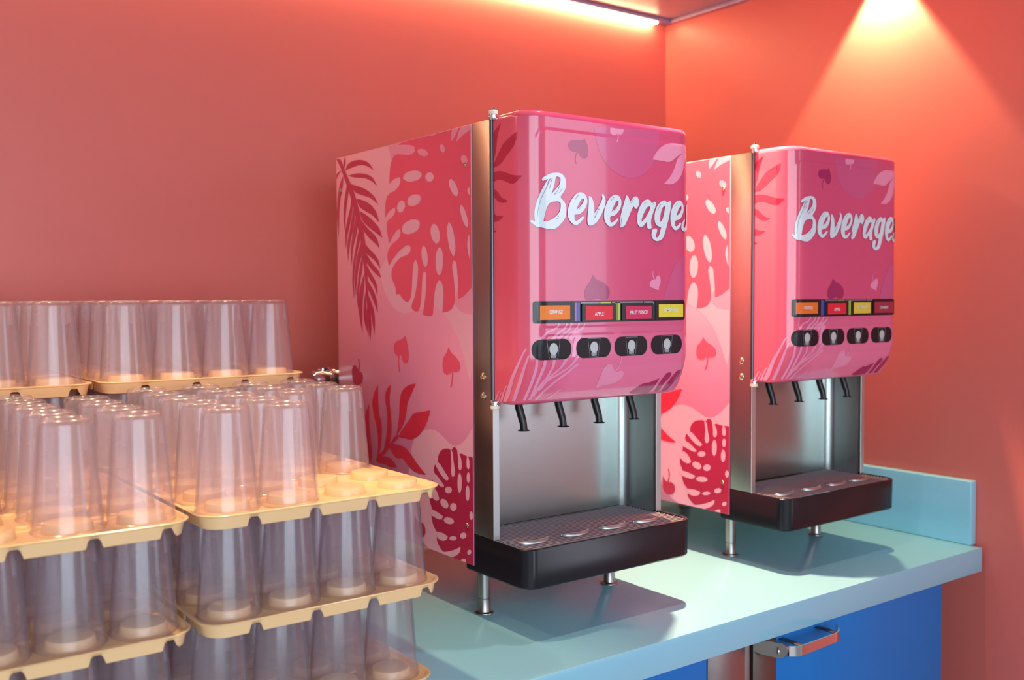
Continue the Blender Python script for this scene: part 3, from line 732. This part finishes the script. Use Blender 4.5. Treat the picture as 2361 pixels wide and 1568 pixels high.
    on_door_solid([[(Xs(x), z) for x, z in rrect(0.0155, 0.3540, 0.5165, 0.5515, 0.004, 4)]], 0.0, 0.0010, 0, bm)
    for a, b, z0, z1, mi in ((0.0955, 0.1005, 0.519, 0.549, 1), (0.1015, 0.1075, 0.519, 0.549, 2), (0.1855, 0.1905, 0.519, 0.549, 3), (0.191, 0.197, 0.519, 0.549, 4), (0.274, 0.277, 0.519, 0.549, 5),
                             (0.110, 0.150, 0.5475, 0.5502, 5), (0.152, 0.176, 0.5475, 0.5502, 4), (0.178, 0.25, 0.5478, 0.5502, 5), (0.252, 0.274, 0.5475, 0.5502, 5)):
        on_door(bm, [[(Xs(x), z) for x, z in ((a, z0), (b, z0), (b, z1), (a, z1))]], mi, 0.0013)
    obj('label_slot', bm, [M_BLACK, mat('slot_violet', srgb(150, 110, 190), 0.15), mat('slot_blue', srgb(60, 80, 170), 0.15),
                           mat('slot_olive', srgb(120, 150, 50), 0.15), mat('slot_lime', srgb(190, 205, 90), 0.15), mat('slot_grey', srgb(150, 146, 156), 0.15)], door, 30)
    for a in labels: flavour_label(door, *a)
    for cx in (0.051, 0.137, 0.2215, 0.3065): dispense_button(door, cx, 0.4745)
    # nozzles
    for x in (0.0534, 0.139, 0.222, 0.307):
        bm = bmesh.new()
        pts = [(x, -0.052, 0.394), (x + 0.001, -0.056, 0.372), (x + 0.003, -0.0615, 0.354), (x + 0.0036, -0.064, 0.347), (x + 0.004, -0.065, 0.338), (x + 0.004, -0.065, 0.3355)]
        tube(bm, pts, [0.0068, 0.0068, 0.0066, 0.0062, 0.0062, 0.0066], 18)
        lathe(bm, [(0.0, 0.3362), (0.0062, 0.3362), (0.0100, 0.3352), (0.0102, 0.3340), (0.0062, 0.3336), (0.0, 0.3336)], 24, Matrix.Translation((x + 0.004, -0.065, 0)))
        obj('nozzle', bm, M_BLACKM, root)
    # drip tray
    bm = bmesh.new()
    def tray_out(ins):
        pts = rrect(0.0 + ins, W - ins, YF + 0.006 + ins, 0.030 - ins, (0.024 - ins * 0.5, 0.030 - ins * 0.5, 0.002, 0.002), 8)
        return [(x, y - (0.0055 * (1 - ((x - W / 2) / (W / 2)) ** 2) if y < -0.1 else 0)) for x, y in pts]
    z0, z1 = 0.088, 0.154
    rings = [[(x, y, z0) for x, y in tray_out(0.004)], [(x, y, z0 + 0.003) for x, y in tray_out(0.001)], [(x, y, z1 - 0.002) for x, y in tray_out(0.0)], [(x, y, z1) for x, y in tray_out(0.0015)],
             [(x, y, z1) for x, y in tray_out(0.0050)], [(x, y, z1 - 0.004) for x, y in tray_out(0.0058)], [(x, y, z1 - 0.012) for x, y in tray_out(0.0064)]]
    # keep the tray back edge in front of the splash panel
    vr = [[bm.verts.new((x, min(y, 0.026), z)) for x, y, z in r_] for r_ in rings]
    for a, b in zip(vr, vr[1:]):
        n = len(a)
        for i in range(n): bm.faces.new((a[i], a[(i + 1) % n], b[(i + 1) % n], b[i]))
    bm.faces.new(vr[0]); bm.faces.new(vr[-1])
    tr = obj('drip_tray', bm, M_BLACK, root, 40)
    # slots out of the rear corners where the cheeks stand are hidden by the frame
    bm = bmesh.new()
    zt = z1 - 0.0022; nb = 22
    for k in range(nb):
        y = -0.1405 + (0.022 + 0.1405) * k / (nb - 1)
        ins = 0.010 + (0.010 if y < -0.13 else 0)
        if y > -0.055: ins = 0.0150
        tube(bm, [(ins, y, zt), (W - ins, y, zt)], 0.0013, 6)
    for x in (0.03, 0.085, 0.14, 0.194, 0.248, 0.303, 0.358):
        tube(bm, [(x, -0.141, zt - 0.002), (x, 0.022, zt - 0.002)], 0.0013, 6)
    obj('grille', bm, M_GRILLE, tr, 40)
    for x in (0.0532, 0.143, 0.2287, 0.3103):  # crescents shaped as the highlight along each domed disc's front edge
        bm = bmesh.new(); zc = zt + 0.0016; n = 16
        rows = []
        for k in range(n + 1):
            u = k / n; a = PI * (0.98 + 0.92 * u)
            cx, cy = x + 0.031 * math.cos(a) + 0.002, -0.0945 + 0.017 * math.sin(a) + 0.006 * u
            wd = 0.0003 + 0.0040 * math.sin(PI * min(1, u * 1.02)) ** 0.7
            nx, ny = math.cos(a), math.sin(a)
            row = []
            for f, hz in ((-1, 0.0), (-0.85, 0.0022), (-0.4, 0.0042), (0.4, 0.0042), (0.85, 0.0022), (1, 0.0)):
                row.append(bm.verts.new((cx + nx * wd * f, cy + ny * wd * f, zc + hz * min(1.0, wd / 0.003) + 0.003 * max(0.0, u - 0.75) * 4)))
            rows.append(row)
        for a, b in zip(rows, rows[1:]):
            for k in range(6): bm.faces.new((a[k], a[(k + 1) % 6], b[(k + 1) % 6], b[k]))
        bm.faces.new(rows[0]); bm.faces.new(rows[-1])
        obj('disc_glint', bm, M_BRIGHT, tr, 50)
    # legs
    for lx, ly in ((0.0454, 0.0375), (W - 0.0454, 0.0375), (0.0454, D - 0.045), (W - 0.0454, D - 0.045)):
        bm = bmesh.new()
        lathe(bm, [(0.0, 0.0), (0.0165, 0.0), (0.0172, 0.0012), (0.0168, 0.0026), (0.0122, 0.0040), (0.0112, 0.006), (0.0112, 0.0270), (0.0106, 0.0276), (0.0106, 0.0284), (0.0114, 0.029), (0.0114, L + 0.001), (0.0, L + 0.001)], 28, Matrix.Translation((lx, ly, 0)))
        obj('leg', bm, M_STEEL, root)
    # hose coupling on the rear
    bm = bmesh.new()
    MY = Matrix.Translation((0.034, D, 0.386)) @ Matrix.Rotation(-PI / 2, 4, 'X')
    lathe(bm, [(0.0, 0.0), (0.016, 0.0), (0.016, 0.035), (0.012, 0.036), (0.012, 0.075), (0.0, 0.075)], 24, MY)
    obj('rear_pipe', bm, M_STEEL, root)
    bm = bmesh.new()
    MXX = Matrix.Translation((0.045, D + 0.050, 0.386)) @ MX
    lathe(bm, [(0.0, 0.0), (0.0235, 0.0), (0.0255, 0.003), (0.0255, 0.007), (0.0215, 0.009), (0.0215, 0.036), (0.0255, 0.038), (0.0255, 0.044), (0.0205, 0.047),
               (0.0175, 0.050), (0.0175, 0.056), (0.0205, 0.058), (0.0215, 0.066), (0.0200, 0.080), (0.0150, 0.085), (0.0, 0.085)], 30, MXX)
    box(bm, -0.026, -0.002, D + 0.046, D + 0.056, 0.401, 0.409, 0.002)
    box(bm, -0.020, -0.010, D + 0.040, D + 0.060, 0.398, 0.412, 0.002)
    obj('hose_coupling', bm, M_CHROME, root, 35)
    return root

LBL = {'ORANGE': srgb(236, 128, 40), 'APPLE': srgb(222, 36, 56), 'FRUIT PUNCH': srgb(202, 34, 84), 'LEMONADE': srgb(222, 206, 60), 'ORANGE2': srgb(226, 110, 36), 'LEM2': srgb(214, 190, 66), 'ROSE': srgb(160, 44, 62)}
lab1 = [(0.0170, 0.0945, 0.5180, 0.5505, 0.026, 0.0845, 0.5220, 0.5450, LBL['ORANGE'], 'ORANGE', 0.027, 0.0062, 0.0012),
        (0.1105, 0.1850, 0.5180, 0.5470, 0.1172, 0.1772, 0.5202, 0.5432, LBL['APPLE'], 'APPLE', 0.020, 0.0062, -0.0014),
        (0.1990, 0.2732, 0.5185, 0.5470, 0.2078, 0.2680, 0.5208, 0.5428, LBL['FRUIT PUNCH'], 'FRUIT PUNCH', 0.041, 0.0062, 0.0, None, 0.02),
        (0.2775, 0.3510, 0.5185, 0.5490, 0.2850, 0.3455, 0.5222, 0.5448, LBL['LEMONADE'], 'LEMONADE', 0.034, 0.0058, 0.0016)]
lab2 = [(0.0145, 0.0945, 0.5180, 0.5505, 0.0210, 0.0830, 0.5230, 0.5450, LBL['ORANGE2'], 'ORANGE', 0.027, 0.0062, 0.0012),
        (0.1080, 0.1850, 0.5180, 0.5480, 0.1155, 0.1770, 0.5210, 0.5432, LBL['APPLE'], 'APPLE', 0.020, 0.0062, -0.0014),
        (0.1965, 0.2700, 0.5185, 0.5470, 0.2030, 0.2630, 0.5215, 0.5440, LBL['LEM2'], 'LEMONADE', 0.034, 0.0058, 0.0022),
        (0.2725, 0.3520, 0.5180, 0.5500, 0.2770, 0.3470, 0.5215, 0.5450, LBL['ROSE'], 'CRANBERRY', 0.030, 0.0056, 0.0)]
d1 = build_dispenser(lab1)
tag(d1, 'pink leaf-print Beverages dispenser nearer the camera, labelled orange, apple, fruit punch, lemonade', 'drink dispenser', 'beverage dispensers on the blue counter')
d2 = build_dispenser(lab2)
d2.location = (0.6503, 0.0017, 0)
tag(d2, 'pink Beverages dispenser nearer the corner, dark red fourth label, lemonade third', 'drink dispenser', 'beverage dispensers on the blue counter')

# ------------------------------------------------------------------ counter
CF = -0.2572
bm = bmesh.new()
box(bm, -3.1, 1.186, CF, YW, -0.054, 0.0, 0.0016, 2)
ct = obj('countertop', bm, M_COUNTER)
tag(ct, 'pale blue solid counter carrying both dispensers and the cup trays', 'countertop')
bm = bmesh.new()
box(bm, 1.176, 1.1995, CF + 0.022, YW, 0.0, 0.1446, 0.003, 3)
bs = obj('side_splash', bm, M_COUNTER, None)
tag(bs, 'pale blue upstand board along the right wall at the end of the counter', 'backsplash')

# ------------------------------------------------------------------ cabinets under the counter
FY = -0.235
def cabinet(name, x0, x1, label):
    root = empty(name, ((x0 + x1) / 2, 0.2, ZF)); root.location = (0, 0, 0)
    return root
cb = empty('base_cabinet')
tag(cb, 'blue-fronted base cabinet under the counter with steel stile and latch handle', 'cabinet')
bm = bmesh.new(); box(bm, 0.505, 1.062, FY + 0.02, YW - 0.02, ZF + 0.08, -0.056, 0.002); box(bm, 0.515, 1.05, FY + 0.07, YW - 0.03, ZF, ZF + 0.08)
obj('carcass', bm, M_BLUE, cb)
bm = bmesh.new(); box(bm, 0.507, 1.0635, FY, FY + 0.019, ZF + 0.09, -0.0585, 0.0012)
dr = obj('door', bm, M_BLUE, cb)
bm = bmesh.new(); box(bm, 0.4410, 0.5060, FY - 0.001, FY + 0.30, ZF + 0.08, -0.0550, 0.001)
obj('steel_stile', bm, M_STEELD, cb)
# latch handle
bm = bmesh.new()
hy = FY - 0.052
pl = []
for k in range(15):
    t = k / 14; x = 0.487 + 0.165 * t
    y = hy - 0.004 + 0.030 * max(0.0, (t - 0.72) / 0.28) ** 2
    if t < 0.12: y += 0.012 * (1 - t / 0.12) ** 2
    pl.append((x, y, -0.0755 + 0.004 * t))
for i in range(len(pl)):
    x, y, z = pl[i]; hh = 0.0092 - 0.0015 * (i / 14)
    pl[i] = [bm.verts.new((x, y, z + hh)), bm.verts.new((x, y, z - hh)), bm.verts.new((x, y + 0.003, z - hh)), bm.verts.new((x, y + 0.003, z + hh))]
for a, b in zip(pl, pl[1:]):
    for k in range(4): bm.faces.new((a[k], a[(k + 1) % 4], b[(k + 1) % 4], b[k]))
bm.faces.new(pl[0]); bm.faces.new(pl[-1])
hd = obj('handle', bm, M_CHROME, dr, 40)
for x in (0.512, 0.618):
    bm = bmesh.new()
    box(bm, x, x + 0.014, hy - 0.001 if x < 0.6 else hy + 0.0105, FY + 0.001, -0.0712, -0.0692, 0.0005)
    obj('handle_bracket', bm, M_STEELD, hd)
bm = bmesh.new()
n = 16
v0 = []
pts = [(0.0, -0.0590), (0.030, -0.0590)] + [(0.0415 + 0.014 * math.sin(PI * k / n), -0.0755 + 0.0135 * math.cos(PI * k / n)) for k in range(n + 1)] + [(0.012, -0.083), (0.0, -0.078)]
for off in (0.0, 0.003):
    v0.append([bm.verts.new((0.4435 + d * 0.76 + off, FY - 0.0005 - d * 0.74, z)) for d, z in pts])
bm.faces.new(v0[0]); bm.faces.new(v0[1])
for i in range(len(pts)):
    j = (i + 1) % len(pts); bm.faces.new((v0[0][i], v0[0][j], v0[1][j], v0[1][i]))
obj('latch_plate', bm, M_STEELD, dr, 40)
bm = bmesh.new()
lathe(bm, [(0.0, 0.0), (0.0075, 0.0), (0.0078, 0.002), (0.006, 0.003), (0.0, 0.003)], 20, Matrix.Translation((0.4435 + 0.0415 * 0.76, FY - 0.0415 * 0.74, -0.0755)) @ Matrix.Rotation(math.radians(-44), 4, 'Z') @ Matrix.Rotation(-PI / 2, 4, 'Y'))
obj('lock', bm, M_CHROME, dr, 40)
cb2 = empty('base_cabinet')
tag(cb2, 'blue-fronted base cabinet under the cup trays, left of the steel stile', 'cabinet')
bm = bmesh.new(); box(bm, -0.45, 0.322, FY + 0.02, YW - 0.02, ZF + 0.08, -0.056, 0.002); box(bm, -0.44, 0.31, FY + 0.07, YW - 0.03, ZF, ZF + 0.08)
obj('carcass', bm, M_BLUE, cb2)
bm = bmesh.new(); box(bm, -0.45, 0.3210, FY, FY + 0.019, ZF + 0.09, -0.0565, 0.0012)
obj('door', bm, M_BLUE, cb2)
bm = bmesh.new()
box(bm, 0.3225, 0.4235, FY - 0.001, FY + 0.30, ZF + 0.08, -0.0550, 0.001)
box(bm, 0.4235, 0.4300, FY - 0.003, FY + 0.30, ZF + 0.08, -0.0550, 0.001)
obj('steel_stile', bm, M_STEEL, cb2)

# ------------------------------------------------------------------ ceiling light strip
bm = bmesh.new()
box(bm, -2.6, 1.145, YW - 0.024, YW - 0.003, ZC - 0.0175, ZC - 0.0122, 0.002, 2)
ls = obj('light_strip', bm, M_LED, None, 40)
tag(ls, 'glowing warm light strip under the ceiling edge along the back wall', 'light strip')

# ------------------------------------------------------------------ cup trays
PX = 0.084
TW, TD = 0.352, 0.438
def tray_mesh():
    bm = bmesh.new()
    X0, X1, YA, YB = -TW, 0.0, 0.0, TD
    def ring(ins, z, notch=False):
        base = rrect(X0 + ins, X1 - ins, YA + ins, YB - ins, max(0.036 - ins, 0.006), 10)
        P = []
        n = len(base)
        for i in range(n):
            a = Vector(base[i]); b = Vector(base[(i + 1) % n]); L_ = (b - a).length
            k = max(1, int(round(L_ / 0.0030)))
            if L_ < 0.01: k = 1
            # same subdivision on every ring: use counts from reference outline
            for q in range(k_ref[i]): P.append(a.lerp(b, q / k_ref[i]))
        return [bm.verts.new((p.x, p.y, z(p) if callable(z) else z)) for p in P]
    ref = rrect(X0, X1, YA, YB, 0.036, 10)
    global k_ref
    k_ref = []
    for i in range(len(ref)):
        l = (Vector(ref[i]) - Vector(ref[(i + 1) % len(ref)])).length
        k_ref.append(1 if l < 0.01 else int(round(l / 0.0028)))
    def skirt(p):
        # notches between cup places
        d = 9.0
        if YA + 0.05 < p.y < YB - 0.05:
            for k in range(4): d = min(d, abs(p.y - (YA + 0.055 + PX * (k + 0.5))))
        elif X0 + 0.02 < p.x < X1 - 0.018:
            for k in range(4): d = min(d, abs(p.x - (X1 - 0.050 - PX * k + 0.018)))
        t = sstep((d - 0.0055) / 0.0045)
        return -0.0075 - 0.0115 * t
    r0 = ring(0.0085, skirt)
    r0b = ring(0.0105, lambda p: skirt(p))
    r1 = ring(0.0050, -0.0035)
    r2 = ring(0.0005, -0.0022)
    r3 = ring(0.0, -0.0008)
    r4 = ring(0.0012, 0.0)
    r5 = ring(0.0050, -0.0004)
    r6 = ring(0.0085, -0.0040)
    rin = ring(0.0105, -0.0064)
    def bridge(a, b):
        n = len(a)
        for i in range(n): bm.faces.new((a[i], a[(i + 1) % n], b[(i + 1) % n], b[i]))
    for a, b in ((r0, r1), (r1, r2), (r2, r3), (r3, r4), (r4, r5), (r5, r6), (r0, r0b), (r0b, rin)): bridge(a, b)
    bm.faces.new(r6); bm.faces.new(rin)
    for c in range(4):
        for r in range(5):
            M = Matrix.Translation((-0.050 - PX * c, 0.055 + PX * r, 0))
            lathe(bm, [(0.0305, -0.0040), (0.0290, -0.0034), (0.0275, 0.0052), (0.0265, 0.0068), (0.0240, 0.0074), (0.0, 0.0074)], 30, M)
    for c in range(3):
        for r in range(4):
            M = Matrix.Translation((-0.050 - PX * (c + 0.5), 0.055 + PX * (r + 0.5), 0))
            lathe(bm, [(0.0085, -0.0040), (0.0075, -0.0015), (0.0060, -0.0008), (0.0, -0.0008)], 14, M)
    me = bpy.data.meshes.new('cup_tray')
    bmesh.ops.recalc_face_normals(bm, faces=bm.faces)
    bm.to_mesh(me); bm.free()
    me.materials.append(M_TRAYM)
    for p in me.polygons: p.use_smooth = True
    me.set_sharp_from_angle(angle=math.radians(38))
    return me

def cup_mesh():
    bm = bmesh.new(); h = 0.1328
    prof = [(0.0405, 0.0), (0.0414, 0.0008), (0.0414, 0.0022), (0.0404, 0.0030),
            (0.0306, h - 0.0090), (0.0300, h - 0.0055), (0.0290, h - 0.0025), (0.0276, h - 0.0006), (0.0262, h), (0.0248, h - 0.0005), (0.0234, h - 0.0022), (0.0120, h - 0.0036), (0.0, h - 0.0038)]
    inner = [(0.0, h - 0.0064), (0.0262, h - 0.0064), (0.0282, h - 0.0090), (0.0386, 0.0022), (0.0392, 0.0)]
    lathe(bm, prof + inner, 48)
    lo = bm.verts
    # close rim
    bm.verts.ensure_lookup_table()
    first = [v for v in bm.verts if abs(v.co.z) < 1e-7]
    outer = sorted([v for v in first if v.co.xy.length > 0.04], key=lambda v: math.atan2(v.co.y, v.co.x))
    inn = sorted([v for v in first if v.co.xy.length < 0.04], key=lambda v: math.atan2(v.co.y, v.co.x))
    for i in range(48): bm.faces.new((outer[i], outer[(i + 1) % 48], inn[(i + 1) % 48], inn[i]))
    # stacking lugs inside the wall
    for k in range(4):
        a = PI / 4 + k * PI / 2
        c0 = 0.0310; z0, z1 = h - 0.036, h - 0.009
        M = Matrix.Rotation(a, 4, 'Z')
        t0 = 0.0386 + (0.0282 - 0.0386) * ((z0 - 0.0022) / (h - 0.0112)); t1 = 0.0386 + (0.0282 - 0.0386) * ((z1 - 0.0022) / (h - 0.0112))
        vs = [M @ Vector(q) for q in ((t0 + 0.0004, -0.0023, z0), (t0 + 0.0004, 0.0023, z0), (t1 + 0.0004, 0.0023, z1), (t1 + 0.0004, -0.0023, z1),
                                      (t0 - 0.0026, -0.0020, z0 + 0.0008), (t0 - 0.0026, 0.0020, z0 + 0.0008), (t1 - 0.0012, 0.0020, z1), (t1 - 0.0012, -0.0020, z1))]
        v = [bm.verts.new(q) for q in vs]
        for f in ((0, 1, 5, 4), (1, 2, 6, 5), (2, 3, 7, 6), (3, 0, 4, 7), (4, 5, 6, 7)): bm.faces.new([v[i] for i in f]).material_index = 1
    me = bpy.data.meshes.new('tumbler')
    bmesh.ops.recalc_face_normals(bm, faces=bm.faces)
    bm.to_mesh(me); bm.free()
    me.materials.append(M_CUP); me.materials.append(M_LUG)
    for p in me.polygons: p.use_smooth = True
    me.set_sharp_from_angle(angle=math.radians(40))
    return me

TRAY_ME = tray_mesh(); CUP_ME = cup_mesh()
RIM = [0.0190, 0.1550, 0.2910, 0.4270]
STACKS = [  # name, right edge x, front edge y, tiers with cups (tier -> columns), dx per tier
    ('front right', -0.186, -0.205, 3, 4, 5),
    ('rear right', -0.186, 0.245, 4, 4, 5),
    ('front left', -0.546, -0.205, 3, 3, 5),
    ('rear left', -0.546, 0.245, 4, 3, 5)]
TIER3 = ['bottom', 'middle', 'top']; TIER4 = ['bottom', 'second lowest', 'second highest', 'top']
COLW = ['right column', 'second column from right', 'third column from right', 'left column']
ROWW = ['front row', 'second row', 'third row', 'fourth row', 'back row']
EMPTY = {('front right', 2): {(0, 0), (0, 1), (1, 0), (1, 1)}, ('front left', 2): {(2, 0), (2, 1), (0, 4)}}
jit = {0: (-0.012, 0.004), 1: (0, 0), 2: (0, 0), 3: (0.0, 0.0)}
for si, (sn, xr, yf, nt_, nc, nr) in enumerate(STACKS):
    for t in range(nt_):
        tn = (TIER3 if nt_ == 3 else TIER4)[t]
        jx, jy = jit[t] if sn == 'front right' else (0, 0)
        if 'left' in sn: jx, jy = (-0.004 if t == 0 else 0.0, 0)
        o = bpy.data.objects.new('cup_tray', TRAY_ME); C.objects.link(o)
        o.location = (xr + jx, yf + jy, RIM[t])
        tag(o, 'cream plastic pegged tray, %s tray of the %s cup stack' % (tn, sn), 'tray', 'cream pegged cup trays in stacks')
        for c in range(nc):
            for r in range(nr):
                if (c, r) in EMPTY.get((sn, t), ()): continue
                q = bpy.data.objects.new('tumbler', CUP_ME); C.objects.link(q)
                q.location = (xr + jx - 0.050 - PX * c + random.uniform(-.0004, .0004), yf + jy + 0.055 + PX * r + random.uniform(-.0004, .0004), RIM[t] - 0.0038)
                q.rotation_euler.z = random.uniform(0, 2 * PI)
                tag(q, 'clear upturned tumbler, %s, %s, %s tray of %s stack' % (ROWW[r], COLW[c], tn, sn), 'cup', 'upturned clear tumblers on the cream trays')
